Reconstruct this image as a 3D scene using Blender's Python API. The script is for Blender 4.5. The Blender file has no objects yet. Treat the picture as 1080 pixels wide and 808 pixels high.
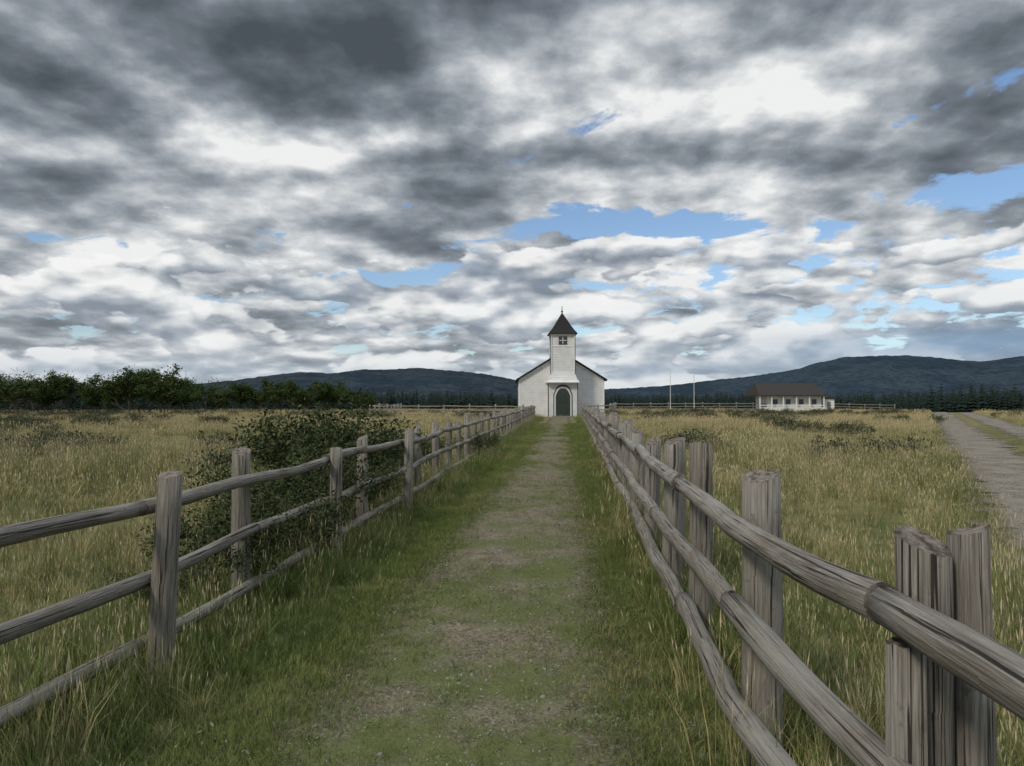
import bpy, math, random
import numpy as np
from mathutils import Vector, noise as mn
random.seed(7); rng=np.random.default_rng(7)
S=bpy.context.scene
S.view_settings.view_transform='Standard'; S.view_settings.look='None'; S.view_settings.exposure=0

# ------------------------------------------------------------------ helpers
def link(o,parent=None):
    S.collection.objects.link(o)
    if parent: o.parent=parent
    return o
def empty(name,loc=(0,0,0)):
    e=bpy.data.objects.new(name,None); e.location=loc; return link(e)
class NT:
    def __init__(s,nt): s.nt=nt; nt.nodes.clear()
    def n(s,t,ins=None,**p):
        nd=s.nt.nodes.new(t)
        for k,v in p.items(): setattr(nd,k,v)
        if ins:
            for k,v in ins.items(): s.set(nd.inputs[k],v)
        return nd
    def set(s,sock,v):
        if isinstance(v,bpy.types.NodeSocket): s.nt.links.new(v,sock)
        else: sock.default_value=v
    def m(s,op,a,b=None,c=None,clamp=False):
        nd=s.nt.nodes.new('ShaderNodeMath'); nd.operation=op; nd.use_clamp=clamp
        for i,v in enumerate((a,b,c)):
            if v is not None: s.set(nd.inputs[i],v)
        return nd.outputs[0]
    def noise(s,vec,scale,detail=4,rough=.5,dist=0.,dim='3D'):
        nd=s.nt.nodes.new('ShaderNodeTexNoise'); nd.noise_dimensions=dim
        if vec is not None: s.set(nd.inputs['Vector'],vec)
        nd.inputs['Scale'].default_value=scale; nd.inputs['Detail'].default_value=detail
        nd.inputs['Roughness'].default_value=rough; nd.inputs['Distortion'].default_value=dist
        return nd.outputs[0]
    def vor(s,vec,scale,detail=2,rough=.5):
        nd=s.nt.nodes.new('ShaderNodeTexVoronoi'); nd.voronoi_dimensions='2D'; nd.feature='F1'; nd.normalize=True
        s.set(nd.inputs['Vector'],vec); nd.inputs['Scale'].default_value=scale
        nd.inputs['Detail'].default_value=detail; nd.inputs['Roughness'].default_value=rough
        return nd.outputs['Distance']
    def mix(s,f,a,b,mode='MIX'):
        nd=s.nt.nodes.new('ShaderNodeMix'); nd.data_type='RGBA'; nd.blend_type=mode
        s.set(nd.inputs[0],f)
        for i,v in ((6,a),(7,b)):
            if isinstance(v,tuple) and len(v)==3: v=v+(1,)
            s.set(nd.inputs[i],v)
        return nd.outputs[2]
    def rng(s,v,a,b,c=0.,d=1.,t='SMOOTHSTEP'):
        nd=s.nt.nodes.new('ShaderNodeMapRange'); nd.interpolation_type=t
        for i,x in enumerate((v,a,b,c,d)): s.set(nd.inputs[i],x)
        return nd.outputs[0]
    def comb(s,x,y,z=0.):
        return s.n('ShaderNodeCombineXYZ',{0:x,1:y,2:z}).outputs[0]
    def vscale(s,v,sc):
        nd=s.nt.nodes.new('ShaderNodeVectorMath'); nd.operation='MULTIPLY'
        s.set(nd.inputs[0],v); nd.inputs[1].default_value=sc; return nd.outputs[0]
    def vadd(s,v,o):
        nd=s.nt.nodes.new('ShaderNodeVectorMath'); nd.operation='ADD'
        s.set(nd.inputs[0],v); s.set(nd.inputs[1],o); return nd.outputs[0]
def newmat(name):
    m=bpy.data.materials.new(name); m.use_nodes=True
    return m,NT(m.node_tree)
def finish(t,col,rough=.8,bump=None,bstr=.5,bdist=.02,spec=.3,alpha=None,diffuse=False):
    if isinstance(col,tuple): col=col+(1,)
    if diffuse:
        b=t.n('ShaderNodeBsdfDiffuse'); t.set(b.inputs['Color'],col)
    else:
        b=t.n('ShaderNodeBsdfPrincipled')
        t.set(b.inputs['Base Color'],col); t.set(b.inputs['Roughness'],rough)
        b.inputs['Specular IOR Level'].default_value=spec
    if bump is not None:
        bp=t.n('ShaderNodeBump',{'Strength':bstr,'Distance':bdist,'Height':bump}); t.set(b.inputs['Normal'],bp.outputs[0])
    out=b.outputs[0]
    if alpha is not None:
        tp=t.n('ShaderNodeBsdfTransparent')
        mx=t.n('ShaderNodeMixShader',{0:alpha,1:tp.outputs[0],2:out}); out=mx.outputs[0]
    t.n('ShaderNodeOutputMaterial',{0:out})
def simple(name,col,rough=.7,var=.15,scale=6,spec=.3):
    m,t=newmat(name); p=t.n('ShaderNodeNewGeometry').outputs['Position']
    n=t.noise(p,scale,4,.6)
    c=t.mix(n,tuple(x*(1-var) for x in col),tuple(min(1,x*(1+var)) for x in col))
    finish(t,c,rough,n,.2,.01,spec); return m
def mesh(name,v,f,mats=(),mi=None,smooth=False):
    me=bpy.data.meshes.new(name); me.from_pydata(v,[],f)
    for m in mats: me.materials.append(m)
    if mi is not None: me.polygons.foreach_set('material_index',mi)
    if smooth: me.polygons.foreach_set('use_smooth',[True]*len(me.polygons))
    me.update(); return me

_tab=rng.random((256,256))
def vn(x,y,s=1.,seed=0):
    x=np.asarray(x,float)/s+seed*17.3; y=np.asarray(y,float)/s+seed*9.1
    xi=np.floor(x).astype(int); yi=np.floor(y).astype(int); fx=x-xi; fy=y-yi
    fx=fx*fx*(3-2*fx); fy=fy*fy*(3-2*fy); a=lambda i,j:_tab[(xi+i)%256,(yi+j)%256]
    return (a(0,0)*(1-fx)+a(1,0)*fx)*(1-fy)+(a(0,1)*(1-fx)+a(1,1)*fx)*fy
def sm(a,b,x):
    t=np.clip((x-a)/(b-a),0,1); return t*t*(3-2*t)
def pathc(y): return -.50+.072*y
def fenceL(y): return np.interp(y,[-1.2,3.47,4.5,9.5,69.5],[-3.15,-2.42,-2.25,-1.80,2.2])
def fenceR(y): return np.where(y<3.4,1.18,1.18+.083*(y-3.4))
def roadc(y): return 3.5+.56*y
RH=3.0
def H(x,y):
    x=np.asarray(x,float); y=np.asarray(y,float); r=np.hypot(x,y)
    h=.05*np.sin(.31*x+1)*np.cos(.23*y)+.03*np.sin(.17*x-.4*y)
    h=h*sm(2,12,np.abs(x-pathc(y)))
    h=h-.08*sm(.9,2.4,pathc(y)-x)
    h=h+.25*(vn(x,y,30,3)-.5)*sm(8,30,np.abs(x-pathc(y)))*(1-sm(60,100,r)*.5)
    return h-14*sm(112,290,r)+ 6*(vn(x,y,400,5)-.5)*sm(400,900,r)

# ------------------------------------------------------------------ camera
cam=bpy.data.cameras.new('camera'); co=bpy.data.objects.new('camera',cam); link(co)
cam.sensor_width=36; cam.lens=26.0; cam.clip_end=30000; cam.clip_start=.05
co.location=(0,0,1.65); co.rotation_euler=(math.radians(90+1.32),0,0); S.camera=co

# ------------------------------------------------------------------ world
W=bpy.data.worlds.new('World'); S.world=W; W.use_nodes=True
t=NT(W.node_tree)
SE,SR=42,-135
d=t.n('ShaderNodeTexCoord').outputs['Generated']
sp=t.n('ShaderNodeSeparateXYZ',{0:d}); X,Y,Z=sp.outputs
zc=t.m('MAXIMUM',Z,0.)
az=t.m('ARCTAN2',X,Y)
hr=t.m('SQRT',t.m('ADD',t.m('MULTIPLY',X,X),t.m('MULTIPLY',Y,Y)))
el=t.m('DIVIDE',zc,t.m('MAXIMUM',hr,.05))
inv=t.m('DIVIDE',1.,t.m('ADD',zc,.20))
P=t.comb(t.m('MULTIPLY',X,inv),t.m('MULTIPLY',Y,inv),0.)
def G(a0,e0,sa,se,amp,slope=0.):
    da=t.m('SUBTRACT',az,a0)
    e=t.m('SUBTRACT',t.m('SUBTRACT',el,e0),t.m('MULTIPLY',da,slope))
    q1=t.m('DIVIDE',da,sa); q2=t.m('DIVIDE',e,se)
    return t.m('MULTIPLY',t.m('EXPONENT',t.m('MULTIPLY',t.m('ADD',t.m('MULTIPLY',q1,q1),t.m('MULTIPLY',q2,q2)),-1.)),amp)
def SUM(l):
    r=l[0]
    for x in l[1:]: r=t.m('ADD',r,x)
    return r
warp=t.noise(P,2.2,2,.5,dim='2D')
wv=t.comb(t.m('MULTIPLY',t.m('SUBTRACT',warp,.5),.34),t.m('MULTIPLY',t.m('SUBTRACT',warp,.5),-.24),0.)
Pw=t.vadd(P,wv)
nL=t.noise(Pw,1.1,1,.5,dim='2D')
nA=t.noise(P,2.5,7,.53,dim='2D')
nA2=t.noise(t.vadd(P,(-.04,.11,0)),2.5,3,.5,dim='2D')
vA=t.vor(t.vadd(Pw,(5.3,2.1,0)),4.0,1,.5)
rel=t.m('SUBTRACT',nA2,nA)
puffA=t.m('SUBTRACT',.42,vA)
thick=SUM([t.m('MULTIPLY',t.m('SUBTRACT',nL,.5),.80), t.m('MULTIPLY',t.m('SUBTRACT',nA,.5),1.30),t.m('MULTIPLY',puffA,.28),
   t.m('MULTIPLY',rel,-1.35),t.rng(el,.36,.50,0.,.19),
   G(-.52,.48,.40,.14,.20), G(.10,.60,.8,.09,.20), G(.16,.315,.26,.036,.26),G(-.64,.20,.16,.12,.10),
   G(.02,.375,.55,.034,-.28,.13), G(.62,.455,.25,.025,-.22,.1),G(-.42,.335,.16,.03,.14),G(-.25,.27,.3,.05,-.05),G(.38,.24,.4,.05,-.10),G(0,.12,2.,.10,-.09)])
bright=t.rng(thick,-.42,.66,1.,0.,'LINEAR')
bright=t.m('ADD',bright,t.m('MULTIPLY',t.m('SUBTRACT',1.,bright),t.rng(el,.36,.20,0.,.20)))
rmp=t.n('ShaderNodeValToRGB',{0:bright}); cr=rmp.color_ramp
cr.elements[0].position=0; cr.elements[0].color=(.072,.088,.106,1)
cr.elements[1].position=1; cr.elements[1].color=(.86,.865,.865,1)
for p_,c in ((.16,(.105,.125,.148)),(.36,(.165,.19,.222)),(.54,(.265,.298,.338)),(.70,(.42,.455,.49)),(.84,(.61,.635,.655))):
    e=cr.elements.new(p_); e.color=c+(1,)
colA=rmp.outputs[0]
# gaps to blue sky
nG=t.noise(Pw,3.4,5,.6,dim='2D')
gap=SUM([G(.04,.236,.12,.020,.72,.12),G(-.15,.165,.15,.015,.66,.05),G(.20,.225,.07,.026,.66),G(.52,.345,.06,.010,.42,.3),G(.62,.250,.13,.022,.62),
         G(.36,.20,.16,.04,.45),G(-.13,.262,.04,.008,.5),G(.05,.12,.5,.06,.24),G(.14,.155,.10,.014,.30),G(-.03,.115,.14,.012,.30),G(.5,.12,.35,.04,.34),G(-.55,.10,.3,.03,.15),t.rng(el,.36,.45,0.,-.3),t.m('MULTIPLY',t.m('SUBTRACT',nG,.5),2.1)])
gapf=t.rng(gap,.32,.56)
# low cumulus rows, puffy
u7=t.m('MULTIPLY',az,8.5)
def cum(dy):
    return t.comb(t.m('ADD',u7,3.1),t.m('ADD',t.m('MULTIPLY',t.m('ADD',el,dy),20.),1.7),0.)
c0=cum(0.); c1=cum(.020)
wc=t.noise(c0,1.7,2,.5,dim='2D')
wcv=t.comb(t.m('MULTIPLY',t.m('SUBTRACT',wc,.5),.6),t.m('MULTIPLY',t.m('SUBTRACT',wc,.5),.4),0.)
ncu=t.m('ADD',t.noise(c0,.8,6,.5,dim='2D'),t.m('MULTIPLY',t.m('SUBTRACT',.4,t.vor(t.vadd(c0,wcv),1.25,2.,.5)),.42))
ncd=t.m('ADD',t.noise(c1,.8,3,.5,dim='2D'),t.m('MULTIPLY',t.m('SUBTRACT',.4,t.vor(t.vadd(c1,wcv),1.25,1.,.5)),.42))
cmask=SUM([t.rng(el,.31,.13,-.45,.05),G(.31,.195,.070,.024,.34),G(.31,.125,.10,.012,.22),G(-.20,.142,.13,.014,.2),G(.02,.15,.10,.03,.14),G(.10,.205,.1,.02,.12)])
dens=t.rng(t.m('ADD',ncu,cmask),.525,.585)
lit=t.m('SUBTRACT',ncu,ncd)
lb=t.rng(SUM([lit,t.m('MULTIPLY',t.m('SUBTRACT',nL,.5),-.10),t.m('MULTIPLY',t.m('SUBTRACT',nA,.5),-.15)]),-.16,.16,0.,1.,'LINEAR')
r2=t.n('ShaderNodeValToRGB',{0:lb}); cr=r2.color_ramp
cr.elements[0].color=(.20,.24,.295,1); cr.elements[1].color=(.93,.93,.92,1)
e=cr.elements.new(.40); e.color=(.38,.42,.475,1)
e=cr.elements.new(.72); e.color=(.70,.72,.73,1)
clouds=t.mix(t.m('MULTIPLY',dens,.9),colA,r2.outputs[0])
cover=t.m('MAXIMUM',t.m('SUBTRACT',1.,gapf),t.m('MULTIPLY',dens,.95))
hz=t.m('EXPONENT',t.m('MULTIPLY',el,-22.))
clouds=t.mix(t.m('MULTIPLY',hz,.72),clouds,(.60,.655,.70))
clouds=t.mix(t.m('MINIMUM',SUM([G(.57,.066,.24,.022,.80),G(.25,.04,.3,.012,.25),G(-.45,.035,.5,.014,.2)]),1.),clouds,(.24,.37,.53))
cover=t.m('MAXIMUM',cover,t.m('MULTIPLY',hz,.9))
zen=t.rng(el,.62,1.3,1.,5.0)  # unseen sky overhead brightened to add light on the ground
sky=t.n('ShaderNodeTexSky'); sky.sky_type='NISHITA'; sky.sun_disc=False
sky.sun_elevation=math.radians(SE); sky.sun_rotation=math.radians(SR); sky.air_density=1.; sky.dust_density=.4; sky.ozone_density=3.5
b1=t.n('ShaderNodeBackground',{0:sky.outputs[0],1:.125})
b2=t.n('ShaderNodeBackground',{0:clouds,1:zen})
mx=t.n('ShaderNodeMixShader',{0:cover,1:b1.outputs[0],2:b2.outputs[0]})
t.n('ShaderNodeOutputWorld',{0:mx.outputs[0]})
W.cycles.sampling_method='NONE'
# sun
sl=bpy.data.lights.new('sun','SUN'); sl.energy=2.0; sl.angle=math.radians(10); sl.color=(1,.92,.79)
so=bpy.data.objects.new('sun',sl); link(so)
a=math.radians(SR); e_=math.radians(SE)
dirv=Vector((math.sin(a)*math.cos(e_),math.cos(a)*math.cos(e_),math.sin(e_)))
so.rotation_euler=dirv.to_track_quat('Z','Y').to_euler()

# ------------------------------------------------------------------ ground
m_ground,t=newmat('meadow_soil')
p=t.n('ShaderNodeNewGeometry').outputs['Position']
n1=t.noise(p,.09,3,.6); n2=t.noise(p,1.3,3,.65); n3=t.noise(p,14,3,.7)
c=t.mix(t.rng(n1,.35,.65),(.090,.10,.038),(.16,.15,.065))
c=t.mix(t.rng(n2,.42,.62),c,(.07,.085,.032))
c=t.mix(t.rng(n3,.45,.7,0.,.6),c,(.13,.11,.06))
ln=t.n('ShaderNodeVectorMath',operation='LENGTH'); t.set(ln.inputs[0],p)
far=t.rng(ln.outputs['Value'],20.,75.)
c=t.mix(t.m('MULTIPLY',far,.5),c,(.25,.215,.11))
vfar=t.rng(ln.outputs['Value'],250.,420.)
c=t.mix(vfar,c,(.035,.045,.03))
finish(t,c,.95,n3,.6,.03,.1,diffuse=True)
tt=np.linspace(-1,1,361); xs=7000*np.sinh(7.2*tt)/np.sinh(7.2)
tt=np.linspace(-.55,1,381); ys=7500*np.sinh(7.6*tt)/np.sinh(7.6)
XX,YY=np.meshgrid(xs,ys); ZZ=H(XX,YY)
V=np.stack([XX,YY,ZZ],-1).reshape(-1,3); nx=len(xs); ny=len(ys)
I=np.arange(nx*ny).reshape(ny,nx)
F=np.stack([I[:-1,:-1],I[:-1,1:],I[1:,1:],I[1:,:-1]],-1).reshape(-1,4)
link(bpy.data.objects.new('ground',mesh('ground',V.tolist(),F.tolist(),[m_ground],smooth=True)))

def strip(name,cf,half,y0,y1,ny_,nu,mat,off):
    yv=y0+(y1-y0)*np.linspace(0,1,ny_)**1.6; us=np.linspace(-1,1,nu)
    U,Yv=np.meshgrid(us,yv); Xv=cf(Yv)+U*half; Zv=H(Xv,Yv)+off
    V=np.stack([Xv,Yv,Zv],-1).reshape(-1,3)
    I=np.arange(nu*ny_).reshape(ny_,nu)
    F=np.stack([I[:-1,:-1],I[:-1,1:],I[1:,1:],I[1:,:-1]],-1).reshape(-1,4)
    me=mesh(name,V.tolist(),F.tolist(),[mat],smooth=True)
    at=me.attributes.new('u','FLOAT','POINT'); at.data.foreach_set('value',U.ravel())
    link(bpy.data.objects.new(name,me))
# dirt path
m_path,t=newmat('trodden_dirt')
p=t.n('ShaderNodeNewGeometry').outputs['Position']; u=t.n('ShaderNodeAttribute',attribute_name='u').outputs['Fac']
sy=t.n('ShaderNodeSeparateXYZ',{0:p}).outputs[1]
a1=t.noise(p,1.1,3,.6); a2=t.noise(p,7,4,.7); a3=t.noise(p,45,3,.7)
c=t.mix(t.rng(a2,.35,.65),(.115,.10,.066),(.195,.168,.12))
c=t.mix(t.rng(a3,.5,.72),c,(.28,.25,.20))
c=t.mix(t.rng(a3,.46,.30),c,(.06,.05,.03))
mo=t.m('ADD',t.m('MULTIPLY',a1,1.),t.rng(sy,14.,3.,0.,.15,'LINEAR'))
c=t.mix(t.rng(t.m('ADD',mo,t.m('MULTIPLY',a2,.4)),.69,.91,0.,.8),c,(.10,.118,.04))
au=t.m('ABSOLUTE',u)
al=t.rng(t.m('ADD',au,t.m('MULTIPLY',t.m('SUBTRACT',a2,.5),1.0)),.98,.50)
finish(t,c,.95,a3,.8,.02,.15,alpha=al,diffuse=True)
strip('dirt_path',pathc,1.1,-6,69.5,420,15,m_path,.014)
# gravel road
m_road,t=newmat('gravel')
p=t.n('ShaderNodeNewGeometry').outputs['Position']; u=t.n('ShaderNodeAttribute',attribute_name='u').outputs['Fac']
a2=t.noise(p,1.2,4,.7); a3=t.noise(p,22,3,.75)
c=t.mix(t.rng(a2,.35,.65),(.135,.118,.093),(.235,.21,.17))
c=t.mix(t.rng(a3,.48,.7),c,(.33,.30,.26)); c=t.mix(t.rng(a3,.45,.3,0.,.8),c,(.07,.06,.045))
au=t.m('ABSOLUTE',u)
ed=t.rng(t.m('ADD',au,t.m('MULTIPLY',t.m('SUBTRACT',a2,.5),.9)),1.0,.76)
ce=t.rng(t.m('ADD',au,t.m('MULTIPLY',t.m('SUBTRACT',a2,.5),.9)),.08,.32)
finish(t,c,.95,a3,.8,.03,.15,alpha=t.m('MULTIPLY',ed,ce),diffuse=True)
strip('gravel_road',roadc,RH,-8,160,360,21,m_road,.03)

# ------------------------------------------------------------------ scatter
def scatter(name,protos,pts,rot,scl,idx,seed=0):
    col=bpy.data.collections.new(name+'_source')
    for i,o in enumerate(protos):
        if isinstance(o,bpy.types.Mesh): o=bpy.data.objects.new(o.name,o)
        col.objects.link(o)
    me=bpy.data.meshes.new(name); n=len(pts)
    me.vertices.add(n); me.vertices.foreach_set('co',np.asarray(pts,float).ravel())
    a=me.attributes.new('rot','FLOAT_VECTOR','POINT'); a.data.foreach_set('vector',np.asarray(rot,float).ravel())
    a=me.attributes.new('scl','FLOAT_VECTOR','POINT'); a.data.foreach_set('vector',np.asarray(scl,float).ravel())
    a=me.attributes.new('idx','INT','POINT'); a.data.foreach_set('value',np.asarray(idx,int).ravel())
    ob=link(bpy.data.objects.new(name,me))
    g=bpy.data.node_groups.new(name+'_scatter','GeometryNodeTree')
    g.interface.new_socket('Geometry',in_out='INPUT',socket_type='NodeSocketGeometry')
    g.interface.new_socket('Geometry',in_out='OUTPUT',socket_type='NodeSocketGeometry')
    gi=g.nodes.new('NodeGroupInput'); go=g.nodes.new('NodeGroupOutput')
    ip=g.nodes.new('GeometryNodeInstanceOnPoints'); ci=g.nodes.new('GeometryNodeCollectionInfo')
    ci.inputs['Collection'].default_value=col; ci.inputs['Separate Children'].default_value=True; ci.inputs['Reset Children'].default_value=True
    L=g.links.new
    L(gi.outputs[0],ip.inputs['Points']); L(ci.outputs[0],ip.inputs['Instance']); ip.inputs['Pick Instance'].default_value=True
    for nm,ty,so_ in (('idx','INT','Instance Index'),('rot','FLOAT_VECTOR','Rotation'),('scl','FLOAT_VECTOR','Scale')):
        na=g.nodes.new('GeometryNodeInputNamedAttribute'); na.data_type=ty; na.inputs['Name'].default_value=nm
        L([o for o in na.outputs if o.enabled][0],ip.inputs[so_])
    L(ip.outputs[0],go.inputs[0])
    md=ob.modifiers.new('scatter','NODES'); md.node_group=g
    return ob

def tuft(name,n,spread,h0,h1,w,lean,mat,headp=0.,hl=.08,hw=.007,segs=3):
    v=[];f=[];at=[]
    for i in range(n):
        r=spread*math.sqrt(random.random()); a=random.random()*6.283
        bx,by=r*math.cos(a),r*math.sin(a)
        la=a+random.gauss(0,1.1); h=random.uniform(h0,h1); ln=lean*random.uniform(.2,1.3)*h
        wa=random.random()*3.1416; wx,wy=math.cos(wa)*w/2,math.sin(wa)*w/2
        head=random.random()<headp
        if head: h*=1.2; ln*=.5
        b=len(v)
        for s in range(segs+1):
            q=s/segs; ww=(1-q**1.6) if not head else .3
            cx=bx+math.cos(la)*ln*q*q; cy=by+math.sin(la)*ln*q*q; cz=h*(q-.12*ln/h*q*q)-.01*(1-q)
            if s<segs or head:
                v+=[(cx-wx*ww,cy-wy*ww,cz),(cx+wx*ww,cy+wy*ww,cz)]; at+=[q,q]
            else: v.append((cx,cy,cz)); at.append(q)
            if s>0:
                k=b+2*(s-1)
                f.append((k,k+1,k+3,k+2) if (s<segs or head) else (k,k+1,k+2))
        if head:
            dx=math.cos(la)*ln*.25; dy=math.sin(la)*ln*.25
            b=len(v); ax,ay=math.cos(wa)*hw,math.sin(wa)*hw
            v+=[(cx,cy,cz-hl*.2),(cx+ax+dx*.1,cy+ay+dy*.1,cz+hl*.25),(cx+dx*.4,cy+dy*.4,cz+hl),(cx-ax+dx*.1,cy-ay+dy*.1,cz+hl*.25)]
            f.append((b,b+1,b+2,b+3)); at+=[2.]*4
    me=mesh(name,v,f,[mat]); a_=me.attributes.new('t','FLOAT','POINT'); a_.data.foreach_set('value',at)
    return bpy.data.objects.new(name,me)
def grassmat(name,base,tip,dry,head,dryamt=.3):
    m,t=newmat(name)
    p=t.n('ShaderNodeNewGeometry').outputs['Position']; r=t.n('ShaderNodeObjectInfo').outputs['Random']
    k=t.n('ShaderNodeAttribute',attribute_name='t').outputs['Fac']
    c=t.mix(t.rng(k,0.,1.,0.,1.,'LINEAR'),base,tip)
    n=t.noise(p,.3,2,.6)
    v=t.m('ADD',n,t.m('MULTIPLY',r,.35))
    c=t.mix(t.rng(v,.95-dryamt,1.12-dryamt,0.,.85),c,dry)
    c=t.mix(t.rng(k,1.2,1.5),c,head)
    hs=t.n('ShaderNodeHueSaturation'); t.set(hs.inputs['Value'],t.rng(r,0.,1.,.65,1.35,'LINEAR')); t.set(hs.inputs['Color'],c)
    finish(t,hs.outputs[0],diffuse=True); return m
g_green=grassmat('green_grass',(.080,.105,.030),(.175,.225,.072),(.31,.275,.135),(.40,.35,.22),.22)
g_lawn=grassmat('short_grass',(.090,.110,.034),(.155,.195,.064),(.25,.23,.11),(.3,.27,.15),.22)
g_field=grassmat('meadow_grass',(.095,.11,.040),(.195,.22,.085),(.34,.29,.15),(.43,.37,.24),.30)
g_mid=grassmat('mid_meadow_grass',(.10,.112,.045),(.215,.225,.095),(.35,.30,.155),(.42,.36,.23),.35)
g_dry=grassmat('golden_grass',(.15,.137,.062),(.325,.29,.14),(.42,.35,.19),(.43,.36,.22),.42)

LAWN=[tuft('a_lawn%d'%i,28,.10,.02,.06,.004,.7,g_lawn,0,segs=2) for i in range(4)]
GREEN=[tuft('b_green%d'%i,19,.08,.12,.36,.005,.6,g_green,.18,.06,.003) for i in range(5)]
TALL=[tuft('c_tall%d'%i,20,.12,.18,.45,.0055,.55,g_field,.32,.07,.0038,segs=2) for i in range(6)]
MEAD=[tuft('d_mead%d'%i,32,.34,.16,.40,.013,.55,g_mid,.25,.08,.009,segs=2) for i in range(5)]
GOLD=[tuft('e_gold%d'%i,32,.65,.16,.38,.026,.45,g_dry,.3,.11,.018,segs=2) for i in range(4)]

def blocked(x,y):
    ch=(np.abs(x-4.95)<4.4)&(y>73.7)&(y<92)|(np.abs(x-4.95)<1.5)&(y>71.3)&(y<75)
    hut=(np.abs(x-40.5)<7)&(y>101)&(y<113)
    return ch|hut
def put(name,protos,x,y,smin,smax,extra=1.):
    k=len(x); sc=rng.uniform(smin,smax,k)*extra
    z=H(x,y)
    rot=np.stack([rng.normal(0,.1,k),rng.normal(0,.1,k),rng.uniform(0,6.283,k)],-1)
    w=np.sqrt(np.clip(sc,.4,1.4))
    scatter(name,protos,np.stack([x,y,z],-1),rot,np.stack([w,w,sc*rng.uniform(.8,1.2,k)],-1),rng.integers(0,len(protos),k))
def region(y0,y1,dens,marg=3.,k=.86):
    A=(y1-y0)*(2*marg+k*(y0+y1)); n=int(A*dens)
    y=y0+(y1-y0)*rng.random(int(n*1.3)); hw=marg+k*np.maximum(y,0)
    kk=rng.random(len(y))<hw/hw.max(); y=y[kk]; hw=hw[kk]
    x=(rng.random(len(y))*2-1)*hw
    return x,y
# lawn close to path
N0=42000
yy=rng.random(N0)**1.6*50+.6; ss=rng.uniform(-2.0,2.0,N0)
ss_=np.abs(ss); xx=pathc(yy)+ss
wob=vn(xx,yy,.9,1)*.5+vn(xx,yy,.3,2)*.3
prob=np.where(ss_<.8, .04+.60*sm(.40,.82,wob+.38*ss_/.8+.15*(1-sm(3,12,yy))), 1.)
prob*=np.where(ss_>1.5,.5,1)
kk=(rng.random(N0)<prob)&(xx>fenceL(yy)-.2)&(xx<fenceR(yy)+.2)
put('short_grass',LAWN,xx[kk],yy[kk],.7,1.4,(1+.03*np.clip(yy[kk]-4,0,30))*(.7+.3*sm(.3,.9,ss_[kk])))
# taller green grass in the verges
n=25000; yy=rng.random(n)**1.35*71+.5; ss=rng.uniform(-3.4,3.4,n); xx=pathc(yy)+ss
wob=vn(xx,yy,1.1,4)
inner=.85+.5*wob
prob=sm(0,.6,np.abs(ss)-inner)
kk=(rng.random(n)<prob); xx=xx[kk];yy=yy[kk];ss=ss[kk]
fd=np.minimum(np.abs(xx-fenceL(yy)),np.abs(xx-fenceR(yy)))
hs=(.40+.65*sm(.9,.05,fd))*(.55+.9*vn(xx,yy,.8,6))
put('verge_grass',GREEN,xx,yy,.75,1.25,hs)
# near/mid meadow
x1,y1=region(.3,9,44,2.2,.78); x2,y2=region(9,24,16,3,.8)
x=np.r_[x1,x2];y=np.r_[y1,y2]
out=(x<fenceL(y)-.05)|(x>fenceR(y)+.1)
fd=np.minimum(np.abs(x-fenceL(y)),np.abs(x-fenceR(y)))
u=np.abs(x-roadc(y))/RH
kr=np.where(u<.86,(u<.2)*.4,1.)
keep=(rng.random(len(x))<np.where(~out,.35*sm(.75,.1,fd),1.)*kr)
x=x[keep];y=y[keep]
put('meadow_grass',TALL,x,y,.7,1.25,(.5+.8*vn(x,y,2.5,8))*np.where(y>9,1.1,1))
x,y=region(12,62,3.4,4,.80); out=(x<fenceL(y)-.3)|(x>fenceR(y)+.3); u=np.abs(x-roadc(y))/RH
k=out&(u>.95)&~blocked(x,y); x=x[k];y=y[k]
put('meadow_grass',MEAD,x,y,.7,1.2,(.45+.8*vn(x,y,4,9)))
x,y=region(38,125,1.3,6,.82); out=((x<fenceL(y)-.8)|(x>fenceR(y)+.8)|(y>70)); u=np.abs(x-roadc(y))/RH
k=out&(u>1.1)&~blocked(x,y); x=x[k];y=y[k]
put('golden_grass',GOLD,x,y,.7,1.15,(.5+.6*vn(x,y,7,11)))

# pebbles on the path + road
m_st=simple('stone',(.22,.20,.17),.9,.45,30)
def pebble(i):
    import bmesh
    bm=bmesh.new(); bmesh.ops.create_icosphere(bm,subdivisions=1,radius=.5)
    for v in bm.verts: v.co=Vector((v.co.x,v.co.y*random.uniform(.6,1),v.co.z*.55))*random.uniform(.75,1.2)
    me=bpy.data.meshes.new('pebble'); bm.to_mesh(me); me.materials.append(m_st); return bpy.data.objects.new('pebble%d'%i,me)
n=7000; yy=rng.random(n)**1.3*40+1; xx=pathc(yy)+rng.normal(0,.42,n)
yr=rng.random(5000)*40+4; xr=roadc(yr)+rng.choice([-1,1],5000)*rng.normal(1.5,.55,5000)
xx=np.r_[xx,xr]; yy=np.r_[yy,yr]; sc=rng.lognormal(-4.6,.5,len(xx))*np.where(np.arange(len(xx))<n,1,2.6)
z=H(xx,yy)+.016
scatter('gravel',[pebble(i) for i in range(3)],np.stack([xx,yy,z],-1),rng.uniform(0,6.28,(len(xx),3))*[.1,.1,1],np.stack([sc]*3,-1),rng.integers(0,3,len(xx)))

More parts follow.
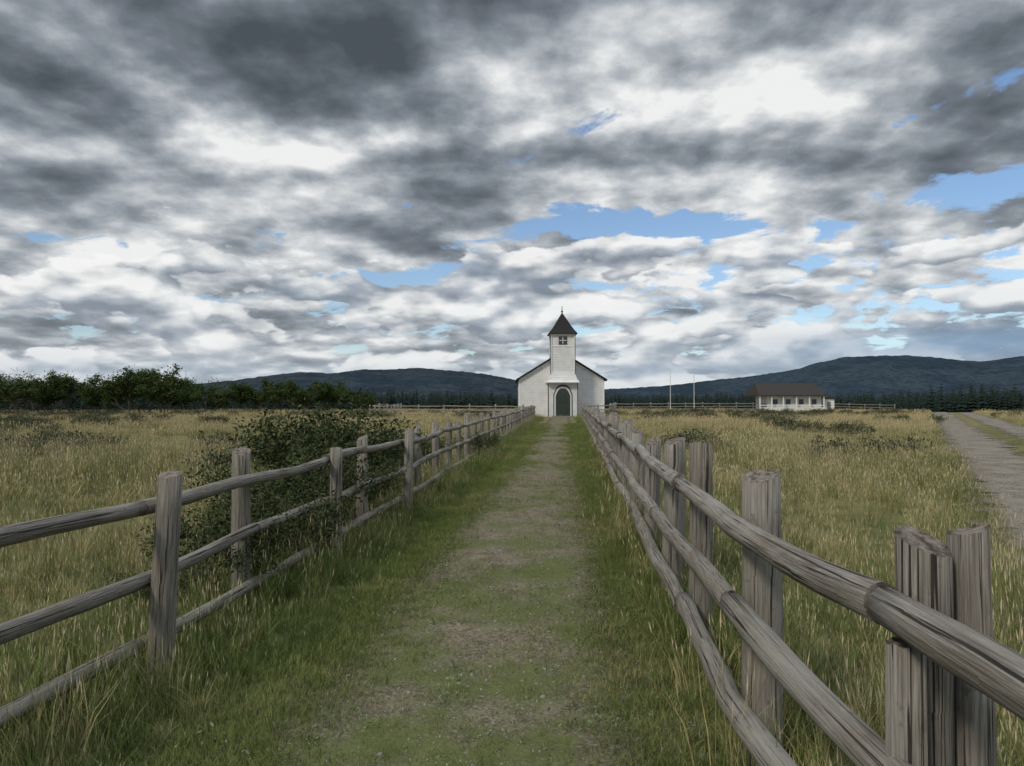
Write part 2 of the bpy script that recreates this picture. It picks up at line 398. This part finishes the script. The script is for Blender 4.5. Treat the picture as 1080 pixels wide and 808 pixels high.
# ------------------------------------------------------------------ foliage
def leafmat(name,c1,c2,c3):
    m,t=newmat(name); p=t.n('ShaderNodeNewGeometry').outputs['Position']
    n=t.noise(p,2.2,2,.6); n2=t.noise(p,17,1,.5)
    c=t.mix(t.rng(n,.35,.65),c1,c2); c=t.mix(t.rng(n2,.5,.68,0.,.8),c,c3)
    finish(t,c,diffuse=True); return m
m_leaf=leafmat('willow_leaves',(.030,.048,.017),(.062,.088,.030),(.10,.125,.05))
m_leaf2=leafmat('rose_leaves',(.030,.043,.018),(.055,.072,.032),(.10,.115,.055))
m_sage=leafmat('sage_leaves',(.05,.06,.035),(.085,.095,.052),(.13,.13,.08))
m_bark=simple('bark',(.12,.10,.085),.9,.3,20)
m_bare=simple('bare_twigs',(.16,.125,.10),.9,.3,8)
def tubes(v,f,mi,p0,p1,r0,r1,m=0,k=5):
    d=(p1-p0); 
    if d.length<1e-5: return
    z=d.normalized(); x=z.orthogonal().normalized(); y=z.cross(x); b=len(v)
    for P_,r in ((p0,r0),(p1,r1)):
        for i in range(k):
            a=6.283*i/k; v.append(tuple(P_+x*math.cos(a)*r+y*math.sin(a)*r))
    for i in range(k):
        j=(i+1)%k; f.append((b+i,b+j,b+k+j,b+k+i)); mi.append(m)
def plant(name,height,width,stems,depth,leafn,leafs,clr,mats,lean=.35,bare=False,seed=0,low=0.):
    rs=random.Random(seed); v=[];f=[];mi=[];tips=[]
    def grow(p,d,L,r,dep):
        q=p
        for s in range(3):
            d=(d+Vector((rs.gauss(0,.14),rs.gauss(0,.14),rs.gauss(.05,.08)))).normalized()
            n=q+d*L/3; tubes(v,f,mi,q,n,r*(1-s*.2),r*(1-(s+1)*.2),0,5 if dep>1 else 3); q=n
            if dep<=2: tips.append(q.copy())
            if s>=1 and dep>0:
                for _ in range(rs.choice([1,2,2])):
                    a=rs.random()*6.283; s_=rs.uniform(.45,.95)
                    x=d.orthogonal().normalized(); y=d.cross(x)
                    nd=(d+(x*math.cos(a)+y*math.sin(a))*s_).normalized()
                    grow(q,nd,L*rs.uniform(.5,.75),r*.5,dep-1)
    for s in range(stems):
        a=6.283*s/stems+rs.uniform(-.5,.5); l=lean*rs.uniform(.3,1.2)
        b=Vector((math.cos(a)*width*.08,math.sin(a)*width*.08,-.03))
        grow(b,Vector((math.cos(a)*l,math.sin(a)*l,1)).normalized(),height*.5*rs.uniform(.75,1.05),.014*height,depth)
    zz=max(t_.z for t_ in tips); k=height/zz
    for i,c in enumerate(v): v[i]=(c[0]*k,c[1]*k,c[2]*k)
    tips=[t_*k for t_ in tips]
    for _ in range(leafn):
        T=rs.choice(tips); 
        c=T+Vector((rs.gauss(0,clr),rs.gauss(0,clr),rs.gauss(0,clr*.8)))
        if c.z<low: c.z=low+rs.random()*.1
        n=Vector((rs.gauss(0,1),rs.gauss(0,1),rs.gauss(.4,1))).normalized(); x=n.orthogonal().normalized(); y=n.cross(x)
        a=rs.random()*6.283; xx_=x*math.cos(a)+y*math.sin(a); yy_=n.cross(xx_); s=leafs*rs.uniform(.6,1.3)
        b=len(v); v+=[tuple(c-xx_*s),tuple(c+yy_*s*.45),tuple(c+xx_*s),tuple(c-yy_*s*.45)]; f.append((b,b+1,b+2,b+3)); mi.append(1)
    return mesh(name,v,f,mats,mi)
def place(name,me,x,y,s=1.,rz=None,sz=1.):
    o=bpy.data.objects.new(name,me); o.location=(x,y,float(H(x,y))); o.scale=(s,s,s*sz); o.rotation_euler=(0,0,random.random()*6.28 if rz is None else rz)
    return link(o)
# tree belt on the left
TR=[plant('deciduous_tree',5,4,4,3,9000,.125,.24,[m_bark,m_leaf],.5,seed=s,low=.2) for s in (1,2,3,4)]
TB=[plant('bare_tree',5,4,6,3,1500,.10,.3,[m_bare,m_leaf],.6,seed=s,low=.3) for s in (5,6)]
def px(pxx,Y): return (pxx-540)/780*Y
tl=[(-60,92,1.1,0),(-25,88,1.0,1),(0,90,.95,0),(8,92,1.1,1),(22,86,.9,0),(36,92,1.12,1),(50,89,.9,0),(58,92,1.05,1),(78,90,1.08,0),(100,90,.78,0),(118,88,.9,0),(136,86,1.0,0),(153,88,1.2,0),(172,87,1.08,0),(188,92,.75,0),
    (205,96,.92,0),(222,98,1.0,1),(240,95,.74,0),(262,96,.88,0),(282,95,.68,0),(300,98,.95,0),(322,96,.72,0),(345,98,.9,0),(366,98,.72,0),(385,100,.58,0),(-100,90,1.1,0),(-150,95,1.0,1),(-200,90,1.1,0)]
for i,(a,Yv,s,b) in enumerate(tl):
    o=place('bare_tree' if b else 'deciduous_tree',(TB if b else TR)[i%(2 if b else 4)],px(a,Yv),Yv,s*.97)
    o.scale.x*=1.15; o.scale.y*=1.15
# fence-side shrubs
SH=[plant('wild_rose_shrub',1.,.9,8,2,6000,.022,.07,[m_bark,m_leaf2],.75,seed=s,low=.02) for s in (11,12,13)]
for i,(x_,y_,s) in enumerate([(-2.45,6.4,.85),(-2.35,7.4,1.05),(-2.45,8.5,1.25),(-3.0,11.6,1.85),(-2.6,12.8,1.4),(-2.75,5.9,.45),(-1.15,21,.85),(-.85,24,.75),(-2.3,15.5,1.15),(-3.7,13.2,1.3),(-2.2,10.2,1.1),(-2.0,18,.9)]):
    place('wild_rose_shrub',SH[i%3],x_,y_,s,sz=.95)
SG=[plant('sage%d'%s,.5,.6,7,2,600,.032,.06,[m_bark,m_sage],1.1,seed=s,low=.02) for s in (21,22,23)]
x,y=region(15,95,.085,5,.85)
out=((x<fenceL(y)-.8)|(x>fenceR(y)+1.))&(np.abs(x-roadc(y))>3.8)&~blocked(x,y)&(vn(x,y,9,13)>.45)
x=x[out];y=y[out]
rep=[(x+rng.normal(0,.6,len(x)),y+rng.normal(0,.6,len(x))) for _ in range(3)]
x=np.concatenate([r[0] for r in rep]); y=np.concatenate([r[1] for r in rep])
k=len(x);sc=rng.uniform(.8,1.7,k)
scatter('low_shrubs',SG,np.stack([x,y,H(x,y)],-1),np.stack([0*x,0*x,rng.uniform(0,6.28,k)],-1),np.stack([sc,sc,sc*.85],-1),rng.integers(0,3,k))
# silvery little plants on the path
m_silver=leafmat('silver_leaves',(.12,.15,.09),(.18,.21,.14),(.24,.27,.20))
SV=[plant('silver%d'%s,.05,.12,8,1,110,.011,.018,[m_bark,m_silver],1.8,seed=s) for s in (31,32)]
n=34; yy=rng.random(n)**1.3*12+3; xx=pathc(yy)+rng.normal(.25,.6,n)
scatter('silverweed',SV,np.stack([xx,yy,H(xx,yy)+.01],-1),np.stack([0*xx,0*xx,rng.uniform(0,6.28,n)],-1),np.stack([rng.uniform(.6,1.3,n)]*3,-1),rng.integers(0,2,n))

# conifer forest
m_con=leafmat('spruce',(.014,.025,.021),(.024,.036,.030),(.036,.050,.041))
def conifer(i):
    rs=random.Random(50+i); v=[];f=[];mi=[]
    tubes(v,f,mi,Vector((0,0,0)),Vector((0,0,18)),.25,.03)
    T=15
    for k in range(T):
        z=1.2+17.0*k/T; R=(3.0*(1-k/T)**.85+.25)*rs.uniform(.8,1.15); nb=9
        for j in range(nb):
            a=6.283*j/nb+rs.random(); r=R*rs.uniform(.7,1.15); dz=-.35*r
            c,s=math.cos(a),math.sin(a); w=r*.34; b=len(v)
            v+=[(0,0,z+.5),(c*r*.6-s*w,s*r*.6+c*w,z+dz*.5),(c*r,s*r,z+dz),(c*r*.6+s*w,s*r*.6-c*w,z+dz*.5)]
            f.append((b,b+1,b+2,b+3)); mi.append(1)
    return bpy.data.objects.new('spruce%d'%i,mesh('spruce',v,f,[m_bark,m_con],mi))
n=10000; az_=rng.uniform(-.95,.95,n); R=400+rng.random(n)**1.3*700
x=R*np.sin(az_);y=R*np.cos(az_); sc=rng.uniform(.65,1.15,n)*(.88+.35*vn(x,y,60,2))
scatter('conifer_forest',[conifer(i) for i in range(4)],np.stack([x,y,H(x,y)-.2],-1),np.stack([0*x,0*x,rng.uniform(0,6.28,n)],-1),np.stack([sc*1.4,sc*1.4,sc],-1),rng.integers(0,4,n))

# ------------------------------------------------------------------ hills
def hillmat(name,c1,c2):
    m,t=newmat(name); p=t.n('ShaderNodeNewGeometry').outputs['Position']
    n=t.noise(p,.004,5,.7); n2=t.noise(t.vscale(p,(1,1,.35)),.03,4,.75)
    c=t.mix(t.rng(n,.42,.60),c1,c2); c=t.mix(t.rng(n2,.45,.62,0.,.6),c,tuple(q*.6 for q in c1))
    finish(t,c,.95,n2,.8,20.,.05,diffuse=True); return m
def hills(name,prof,R0,Wd,mat,seed):
    pa=np.array([math.atan((a-540)/780) for a,_ in prof]); ph=np.array([max(0,(422-b))/780*math.cos(math.atan((a-540)/780)) for a,b in prof])*R0
    A=np.linspace(pa[0],pa[-1],700); R=np.linspace(R0-Wd,R0+Wd,60)
    hh=np.interp(A,pa,ph); ker=np.hanning(13); ker/=ker.sum(); hh=np.convolve(np.pad(hh,6,'edge'),ker,'valid')
    AA,RR=np.meshgrid(A,R); q=(RR-R0)/Wd
    HH=hh[None,:]*(np.cos(q*math.pi/2)**1.3)
    x=RR*np.sin(AA); y=RR*np.cos(AA)
    HH=HH*(1+.28*(vn(x,y,480,seed)-.5)*np.minimum(1,np.abs(q)*2.2))+HH*.07*(vn(x,y,140,seed+1)-.5)+(vn(x,y,22,seed+2))*7*(hh[None,:]>20)
    V=np.stack([x,y,HH-14*np.abs(q)],-1).reshape(-1,3); nu=len(A); nv=len(R)
    I=np.arange(nu*nv).reshape(nv,nu); F=np.stack([I[:-1,:-1],I[:-1,1:],I[1:,1:],I[1:,:-1]],-1).reshape(-1,4)
    link(bpy.data.objects.new(name,mesh(name,V.tolist(),F.tolist(),[mat],smooth=True)))
hl=hillmat('forested_hill',(.026,.039,.052),(.041,.056,.068))  # aerial haze painted in as a bluish base colour
hr_=hillmat('forested_hill_far',(.028,.044,.060),(.044,.063,.080))  # bluer base colour again stands in for distance haze
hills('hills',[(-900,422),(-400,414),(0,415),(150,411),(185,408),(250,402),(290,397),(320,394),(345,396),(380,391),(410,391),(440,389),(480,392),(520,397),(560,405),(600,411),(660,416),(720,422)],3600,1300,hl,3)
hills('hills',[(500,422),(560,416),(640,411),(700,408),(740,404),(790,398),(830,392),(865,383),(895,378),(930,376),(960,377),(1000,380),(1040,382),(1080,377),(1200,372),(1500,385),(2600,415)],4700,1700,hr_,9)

# ------------------------------------------------------------------ fences
m_wood,t=newmat('weathered_wood')
uv=t.n('ShaderNodeUVMap').outputs[0]
gr=t.noise(t.vscale(uv,(120,3.0,1)),1.,5,.65,.4); ck=t.noise(t.vscale(uv,(75,1.1,1)),1.,3,.5,.8); bl=t.noise(t.vscale(uv,(9,3,1)),1.,4,.65)
ge=t.n('ShaderNodeNewGeometry').outputs['Position']; big=t.noise(ge,1.1,3,.6); lich=t.noise(ge,16,4,.7)
c=t.mix(t.rng(gr,.3,.7),(.105,.094,.078),(.285,.265,.232))
c=t.mix(t.rng(bl,.45,.7,0.,.5),c,(.135,.105,.072))
c=t.mix(t.rng(big,.4,.65,0.,.45),c,(.34,.325,.29))
c=t.mix(t.rng(lich,.60,.72,0.,.5),c,(.07,.065,.045))
crk=t.rng(ck,.60,.655,0.,.92)
c=t.mix(crk,c,(.025,.020,.016))
finish(t,c,.85,t.m('SUBTRACT',gr,t.m('MULTIPLY',crk,1.4)),1.,.009,.15)
m_end,t=newmat('wood_end_grain')
ge=t.n('ShaderNodeNewGeometry').outputs['Position']; n=t.noise(ge,28,5,.7)
finish(t,t.mix(t.rng(n,.35,.65),(.05,.042,.035),(.22,.19,.16)),.9,n,.8,.01,.1)
class FB:
    def __init__(s): s.v=[];s.f=[];s.mi=[];s.uv=[]
    def tube(s,pts,rad,segs,slant=(0,0),rough=.06,flat=0.,squash=1.,gs=0):
        b=len(s.v); off=random.random()*50; ou=random.random()*9; dist=0; V_=[]
        fa=random.random()*6.283
        for i,P_ in enumerate(pts):
            if i: dist+=(P_-pts[i-1]).length
            d=(pts[min(i+1,len(pts)-1)]-pts[max(i-1,0)]).normalized()
            up=Vector((0,0,1)) if abs(d.z)<.8 else Vector((0,1,0))
            x=up.cross(d).normalized(); y=d.cross(x)
            for k in range(segs):
                a=6.283185*k/segs; r=rad[i]
                q=Vector((math.cos(a)*1.3+off,math.sin(a)*1.3,dist*1.6))
                r*=1+rough*2*mn.noise(q)+rough*.8*mn.noise(Vector((math.cos(a)*5+off,math.sin(a)*5,dist*5)))
                w=x*math.cos(a)*r*squash+y*math.sin(a)*r
                if flat:
                    pj=math.cos(a-fa)
                    if pj>flat: w*=flat/pj
                pt=P_+w
                if i==len(pts)-1: pt=pt+d*(w.x*slant[0]+w.y*slant[1]+mn.noise(w*40+Vector((off,0,0)))*.012)
                s.v.append(tuple(pt))
            V_.append(dist+off)
        n=len(pts)
        for i in range(n-1):
            for k in range(segs):
                j=(k+1)%segs
                s.f.append((b+i*segs+k,b+i*segs+j,b+(i+1)*segs+j,b+(i+1)*segs+k)); s.mi.append(0)
                r=rad[i]*6.28; u0=ou+r*k/segs; u1=ou+r*(k+1)/segs
                s.uv+=[(u0,V_[i]),(u1,V_[i]),(u1,V_[i+1]),(u0,V_[i+1])]
        s.f.append(tuple(b+k for k in range(segs))[::-1]); s.mi.append(1); s.uv+=[(0,0)]*segs
        s.f.append(tuple(b+(n-1)*segs+k for k in range(segs))); s.mi.append(1); s.uv+=[(0,0)]*segs
    def done(s,name,mats):
        me=mesh(name,s.v,s.f,mats,s.mi); l=me.uv_layers.new(name='UVMap')
        l.data.foreach_set('uv',np.array(s.uv).ravel())
        me.polygons.foreach_set('use_smooth',[m==0 for m in s.mi])
        return link(bpy.data.objects.new(name,me))
def fence(name,posts,hts,inn,ph,pr,rr,span=2,alt=False,fine=9.,step0=0,jz=.02,over={},sag=.012):
    B=FB(); n=len(posts)
    for i,(x,y) in enumerate(posts):
        dd=math.hypot(x,y); sg=22 if dd<fine else (12 if dd<25 else 7); r=pr*random.uniform(.85,1.15)
        h=ph*random.uniform(.93,1.06)
        if i in over: r,h=over[i]
        side=(1 if (alt and i%2==1 and dd<12) else -1)
        px_=x+inn[0]*side*(r+rr*.85); py_=y+inn[1]*side*(r+rr*.85)
        g=float(H(px_,py_)); k=7 if dd<fine else 3
        lx,ly=random.gauss(0,.022),random.gauss(0,.022)
        pts=[Vector((px_+lx*q,py_+ly*q,g-.25+(h+.25)*q)) for q in [j/k for j in range(k+1)]]
        B.tube(pts,[r*(1.04-.06*j/k) for j in range(k+1)],sg,slant=(random.uniform(-.45,.45),random.uniform(-.4,.4)),rough=.06,flat=random.choice([0,.75,.8]) if dd<30 else 0)
    for li,hz_ in enumerate(hts):
        i=0; first=True
        while i<n-1:
            sp_=span if not first else (1+(li+step0)%span)
            first=False
            j=min(n-1,i+sp_); a=Vector((posts[i][0],posts[i][1],0)); b=Vector((posts[j][0],posts[j][1],0))
            dd=min(a.length,b.length); sg=20 if dd<fine else (10 if dd<25 else 6); K=max(4,int((b-a).length/(.18 if dd<fine else .8)))
            d=(b-a).normalized(); r0=rr*random.uniform(.92,1.12); r1=rr*random.uniform(.80,.98)
            if random.random()<.5: r0,r1=r1,r0
            za=hz_+float(H(a.x,a.y))+random.uniform(-jz,jz); zb=hz_+float(H(b.x,b.y))+random.uniform(-jz,jz)
            bow=random.gauss(0,.014); bz=-abs(random.gauss(sag,.014)); pts=[];rad=[]
            perp=Vector((-d.y,d.x,0))
            mids=[posts[m_] for m_ in range(i,j+1)]
            for q in [s_/K for s_ in range(K+1)]:
                qq=q*(j-i); mi0=min(int(qq),j-i-1); fr=qq-mi0
                bx=mids[mi0][0]*(1-fr)+mids[mi0+1][0]*fr; by=mids[mi0][1]*(1-fr)+mids[mi0+1][1]*fr
                P_=Vector((bx,by,0))
                if q==0: P_+=d*.004
                if q==1: P_-=d*.004
                P_+=perp*bow*math.sin(q*math.pi); P_.z=za*(1-q)+zb*q+bz*math.sin(q*math.pi)
                P_+=Vector((mn.noise(P_*.8+Vector((li*9,0,0))),0,mn.noise(P_*.8+Vector((0,li*7,3)))))*.03
                kn=mn.noise(P_*3.1+Vector((li*3,5,0)))
                pts.append(P_); rad.append((r0*(1-q)+r1*q)*(1+(.10*(kn-.35)/.3 if kn>.35 else 0)))
            B.tube(pts,rad,sg,rough=.065)
            i=j
    return B,name
def rl(y): return (1.0 if y<3.4 else 1.0+.083*(y-3.4))
ry=[-1.6,.35,2.02,3.4,4.95,6.5,8.2]; 
while ry[-1]<68: ry.append(ry[-1]+random.uniform(1.55,2.0))
B,nm=fence('wooden_rail_fence',[(rl(q),q) for q in ry],(1.09,.69,.32),(-1,.05),1.28,.084,.056,step0=1,over={2:(.068,1.27),3:(.088,1.31)},sag=.025,jz=.03)
B.tube([Vector((1.02,1.93,-.2)),Vector((1.02,1.93,.4)),Vector((1.02,1.93,1.02))],[.05,.05,.048],14,flat=.7)
B.tube([Vector((1.225,1.99,-.2)),Vector((1.225,1.99,.6)),Vector((1.222,1.99,1.30))],[.056,.056,.052],18,flat=.7,slant=(.3,-.1))
B.done(nm,[m_wood,m_end])
ly=[-1.2,.9,2.7,4.5,6.1,7.8,9.5,11.2]
while ly[-1]<67: ly.append(ly[-1]+random.uniform(1.55,2.05))
lp=[(float(fenceL(q)),q) for q in ly]; lp+= [(2.2,69.5),(1.2,71.2)]
B,nm=fence('wooden_rail_fence',lp,(1.08,.66,.23),(1,-.05),1.26,.070,.048,alt=True,step0=0,over={3:(.072,1.26)},sag=.015)
B.done(nm,[m_wood,m_end])
m_wood2=simple('grey_wood',(.25,.235,.205),.85,.25,4)
def line(p0,p1,st):
    n=max(2,int(math.hypot(p1[0]-p0[0],p1[1]-p0[1])/st)); return [(p0[0]+(p1[0]-p0[0])*i/n,p0[1]+(p1[1]-p0[1])*i/n) for i in range(n+1)]
yard=[(line((1.0,71.4),(-14.6,76),2.4)),(line((-14.6,76),(-15,100),3)),(line((6.9,69.5),(9.5,71.5),1.5)),(line((9.5,71.5),(14.5,103),3)),(line((14.5,103),(37,106),2.4)),(line((47,108),(58,112),2.4))]
for L_ in yard:
    B,nm=fence('yard_fence',L_,(1.12,.72,.34),(0,-1),1.25,.075,.055,jz=.03); B.done(nm,[m_wood2,m_end])

# ------------------------------------------------------------------ church
def clap(name,col,lap=.14):
    m,t=newmat(name); p=t.n('ShaderNodeNewGeometry').outputs['Position']
    z=t.n('ShaderNodeSeparateXYZ',{0:p}).outputs[2]
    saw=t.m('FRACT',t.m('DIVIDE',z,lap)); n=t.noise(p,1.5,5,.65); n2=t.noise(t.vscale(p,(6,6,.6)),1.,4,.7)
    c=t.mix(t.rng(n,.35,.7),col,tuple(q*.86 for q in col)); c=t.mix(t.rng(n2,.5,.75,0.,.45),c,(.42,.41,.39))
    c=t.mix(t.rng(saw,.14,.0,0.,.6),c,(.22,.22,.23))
    finish(t,c,.6,t.m('MULTIPLY',saw,-1.),.5,.02,.3); return m
m_white=clap('white_clapboard',(.70,.70,.70),.16)
m_trimw=simple('white_trim',(.72,.72,.715),.6,.06)
m_dark=simple('dark_trim',(.04,.04,.04),.6,.2)
m_roof=simple('dark_shingles',(.028,.027,.028),.85,.4,9,.1)
m_green=simple('green_door_paint',(.035,.06,.045),.5,.2)
m_glass,t=newmat('window_glass'); finish(t,(.03,.035,.04),.12,spec=.6)
m_iron=simple('iron',(.03,.03,.03),.5,.1)
m_conc=simple('weathered_boards',(.22,.21,.19),.9,.15)
CH=empty('church',(4.95,74,float(H(4.95,74))))
def box(name,par,x0,x1,y0,y1,z0,z1,mat):
    v=[(x,y,z) for x in (x0,x1) for y in (y0,y1) for z in (z0,z1)]
    f=[(0,1,3,2),(4,6,7,5),(0,4,5,1),(2,3,7,6),(0,2,6,4),(1,5,7,3)]
    return link(bpy.data.objects.new(name,mesh(name,v,f,[mat])),par)
def prism(name,par,prof,y0,y1,mat,axis='y'):
    n=len(prof)
    if axis=='y': v=[(a,y0,b) for a,b in prof]+[(a,y1,b) for a,b in prof]
    else: v=[(y0,a,b) for a,b in prof]+[(y1,a,b) for a,b in prof]
    f=[tuple(range(n)),tuple(range(2*n-1,n-1,-1))]+[(i,i+n,(i+1)%n+n,(i+1)%n) for i in range(n)]
    return link(bpy.data.objects.new(name,mesh(name,v,f,[mat])),par)
def loft(name,par,cx,cy,rings,mat):
    v=[];f=[]
    for w,z in rings: v+=[(cx-w,cy-w,z),(cx+w,cy-w,z),(cx+w,cy+w,z),(cx-w,cy+w,z)]
    for i in range(len(rings)-1):
        for k in range(4):
            j=(k+1)%4; f.append((4*i+k,4*i+j,4*i+4+j,4*i+4+k))
    f.append((3,2,1,0)); k=4*len(rings)-4; f.append((k,k+1,k+2,k+3))
    return link(bpy.data.objects.new(name,mesh(name,v,f,[mat])),par)
hw=4.2; ev=3.75; ap=6.35
prism('nave_walls',CH,[(-hw,-.3),(hw,-.3),(hw,ev),(0,ap),(-hw,ev)],0,15,m_white)
def roofslab(name,par,sx,oh,th,y0,y1,mat,hw=hw,ev=ev,ap=ap):
    sl=(ap-ev)/hw; ex=hw+oh; ez=ev-oh*sl
    prism(name,par,[(0,ap+.03),(sx*ex,ez+.03),(sx*ex,ez+.03+th),(0,ap+.03+th)],y0,y1,mat)
roofslab('roof_left',CH,-1,.35,.17,-.30,15.3,m_roof); roofslab('roof_right',CH,1,.35,.17,-.30,15.3,m_roof)
for s,nm in ((-1,'corner_board_left'),(1,'corner_board_right')): box(nm,CH,s*hw-.09,s*hw+.09,-.03,.12,-.3,ev-.12,m_trimw)
for s in (-1,1): 
    sl=(ap-ev)/hw; prism('rake_board',CH,[(0,ap-.0),(s*hw,ev-.0),(s*hw,ev-.2),(0,ap-.2)],-.035,-.002,m_trimw)
def arch(w,h,sp_,n=7):
    pr=[(-w/2,0),(w/2,0)]
    for i in range(n+1):
        q=i/n; pr.append((w/2*(1-q)**.62 if i<n else 0, sp_+(h-sp_)*math.sin(q*math.pi/2)**.95))
    for x_,z_ in pr[2:-1][::-1]: pr.append((-x_,z_))
    return pr
def shift(pr,x,z,): return [(a+x,b+z) for a,b in pr]
for k in range(4):
    for s in (-1,1):
        yy_=2.2+k*3.3; pr=[(a+yy_,b+1.1) for a,b in arch(.95,2.1,1.4)]
        o=prism('lancet_frame',CH,pr,s*hw,s*(hw+.05),m_trimw,axis='x')
        pr=[(a*.78+yy_,b*.88+1.22) for a,b in arch(.95,2.1,1.4)]
        prism('lancet_glass',CH,pr,s*(hw+.05),s*(hw+.056),m_glass,axis='x')
box('tower_base',CH,-1.42,1.42,-2.1,-.002,-.3,3.35,m_white)
loft('tower_skirt_roof',CH,0,-1.02,[(1.58,3.30),(1.60,3.38),(1.40,3.62),(1.24,4.05),(1.16,4.4)],m_white)
tx,ty=0,-1.02
box('tower',CH,-1.13,1.13,ty-1.13,ty+1.13,3.4,8.05,m_white)
for sx in (-1,1):
    for sy_ in (-1,1):
        box('tower_corner_board',CH,sx*1.13-.07,sx*1.13+.07,ty+sy_*1.13-.07,ty+sy_*1.13+.07,3.95,8.0,m_trimw)
        box('tower_edge',CH,sx*1.19-.03,sx*1.19+.03,ty+sy_*1.19-.03,ty+sy_*1.19+.03,3.9,8.02,m_dark)
for sx in (-1,1): box('base_edge',CH,sx*1.43-.035,sx*1.43+.035,-2.14,-2.06,-.1,3.3,m_dark)
box('tower_cornice',CH,-1.25,1.25,ty-1.25,ty+1.25,8.0,8.12,m_trimw)
box('belfry_band',CH,-1.165,1.165,ty-1.165,ty+1.165,6.85,6.95,m_trimw)
loft('spire_roof',CH,0,ty,[(1.40,8.08),(1.42,8.13),(1.12,8.50),(.80,8.98),(.50,9.50),(.22,9.95),(.07,10.2)],m_roof)
def rod(name,par,p0,p1,r0,r1,mat,k=8):
    v=[];f=[];mi=[]; tubes(v,f,mi,Vector(p0),Vector(p1),r0,r1,0,k); f.append(tuple(range(k))[::-1]); f.append(tuple(range(k,2*k)))
    return link(bpy.data.objects.new(name,mesh(name,v,f,[mat])),par)
rod('finial',CH,(0,ty,10.15),(0,ty,10.95),.06,.025,m_iron)
rod('finial_knob',CH,(0,ty,10.33),(0,ty,10.46),.10,.10,m_iron)
yf=ty-1.13
box('belfry_opening',CH,-.34,.34,yf-.02,yf-.003,7.12,7.78,m_glass)
for a_,b_,c_,d_ in ((-.40,-.34,7.06,7.84),(.34,.40,7.06,7.84),(-.34,.34,7.06,7.12),(-.34,.34,7.78,7.84),(-.03,.03,7.12,7.78)): box('belfry_frame',CH,a_,b_,yf-.05,yf-.0025,c_,d_,m_dark if a_!=-.03 else m_trimw)
box('belfry_muntin',CH,-.34,-.03,yf-.048,yf-.021,7.42,7.48,m_trimw); box('belfry_muntin',CH,.03,.34,yf-.048,yf-.021,7.42,7.48,m_trimw)
for s in (-1,1): box('belfry_louver',CH,s*1.135,s*1.16,ty-.35,ty+.35,7.1,7.8,m_glass)
yd=-2.1
prism('door_hood',CH,shift(arch(1.85,3.02,2.05),0,.12),yd-.05,yd-.002,m_dark)
prism('door_surround',CH,shift(arch(1.66,2.84,2.0),0,.12),yd-.065,yd-.052,m_trimw)
prism('door_transom',CH,shift(arch(1.42,2.66,1.95),0,.12),yd-.075,yd-.067,m_green)
box('door_leaf_left',CH,-.68,-.02,yd-.11,yd-.078,.14,2.1,m_green); box('door_leaf_right',CH,.02,.68,yd-.11,yd-.078,.14,2.1,m_green)
for s in (-1,1):
    for z0 in (.3,1.2): box('door_panel',CH,s*.34-.2,s*.34+.2,yd-.125,yd-.112,z0,z0+.7,m_dark)
prism('transom_glass',CH,[(-.45,2.25),(.45,2.25),(.3,2.52),(0,2.68),(-.3,2.52)],yd-.085,yd-.077,m_glass)
box('door_step',CH,-1.1,1.1,yd-.7,yd-.002,-.2,.12,m_conc)

# ------------------------------------------------------------------ shelter
HT=empty('shelter_building',(39.6,105,float(H(39.6,105)))); HT.scale=(.92,.92,.92)
m_brown=simple('brown_shingles',(.045,.040,.037),.85,.25,3,.1)
m_wallw=clap('whitewashed_boards',(.76,.76,.74),.22)
box('back_room',HT,-3.6,4.7,.1,5.6,-.3,2.45,m_wallw)
v=[(-5.3,-.9,2.35),(5.1,-.9,2.35),(5.1,6.6,2.35),(-5.3,6.6,2.35),(-4.6,2.8,4.25),(4.7,2.8,4.25)]
vt=[(a,b,c+.14) for a,b,c in v]
f=[(0,1,5,4),(1,2,5),(2,3,4,5),(3,0,4)]; f2=[tuple(i+6 for i in q) for q in f]
f=[q[::-1] for q in f]+f2+[(0,6,7,1),(1,7,8,2),(2,8,9,3),(3,9,6,0)]
link(bpy.data.objects.new('roof',mesh('roof',v+vt,f,[m_brown])),HT)
for x_ in (-5.0,-3.2,-1.4,.6,2.6,4.8): box('porch_post',HT,x_-.08,x_+.08,-.7,-.54,-.3,2.42,m_trimw)
box('porch_rail',HT,-4.9,4.7,-.66,-.58,.85,.95,m_trimw)
box('porch_boards',HT,-4.9,4.7,-.64,-.60,.05,.6,m_wallw)
for x_ in (-2.4,-.4,1.6,3.6): box('window',HT,x_-.36,x_+.36,.05,.096,1.1,1.85,m_glass)
box('annex',HT,5.3,6.9,.5,3.5,-.3,1.9,m_wallw)
prism('annex_roof',HT,[(5.15,1.92),(7.05,1.92),(6.1,2.35)],.3,3.7,m_brown)
box('annex_door',HT,5.8,6.3,.44,.496,0,1.5,m_conc)
m_pole=simple('pole_white',(.6,.6,.6),.4,.05)
for a,Yv,zt in ((707,100,5.6),(732,101,5.9)):
    e=empty('flagpole',(px(a,Yv),Yv,float(H(px(a,Yv),Yv))))
    rod('pole',e,(0,0,-.2),(0,0,zt),.055,.03,m_pole); rod('pole_cap',e,(0,0,zt),(0,0,zt+.1),.06,.02,m_pole); rod('pole_base',e,(0,0,-.1),(0,0,.25),.13,.1,m_conc)
print('done')
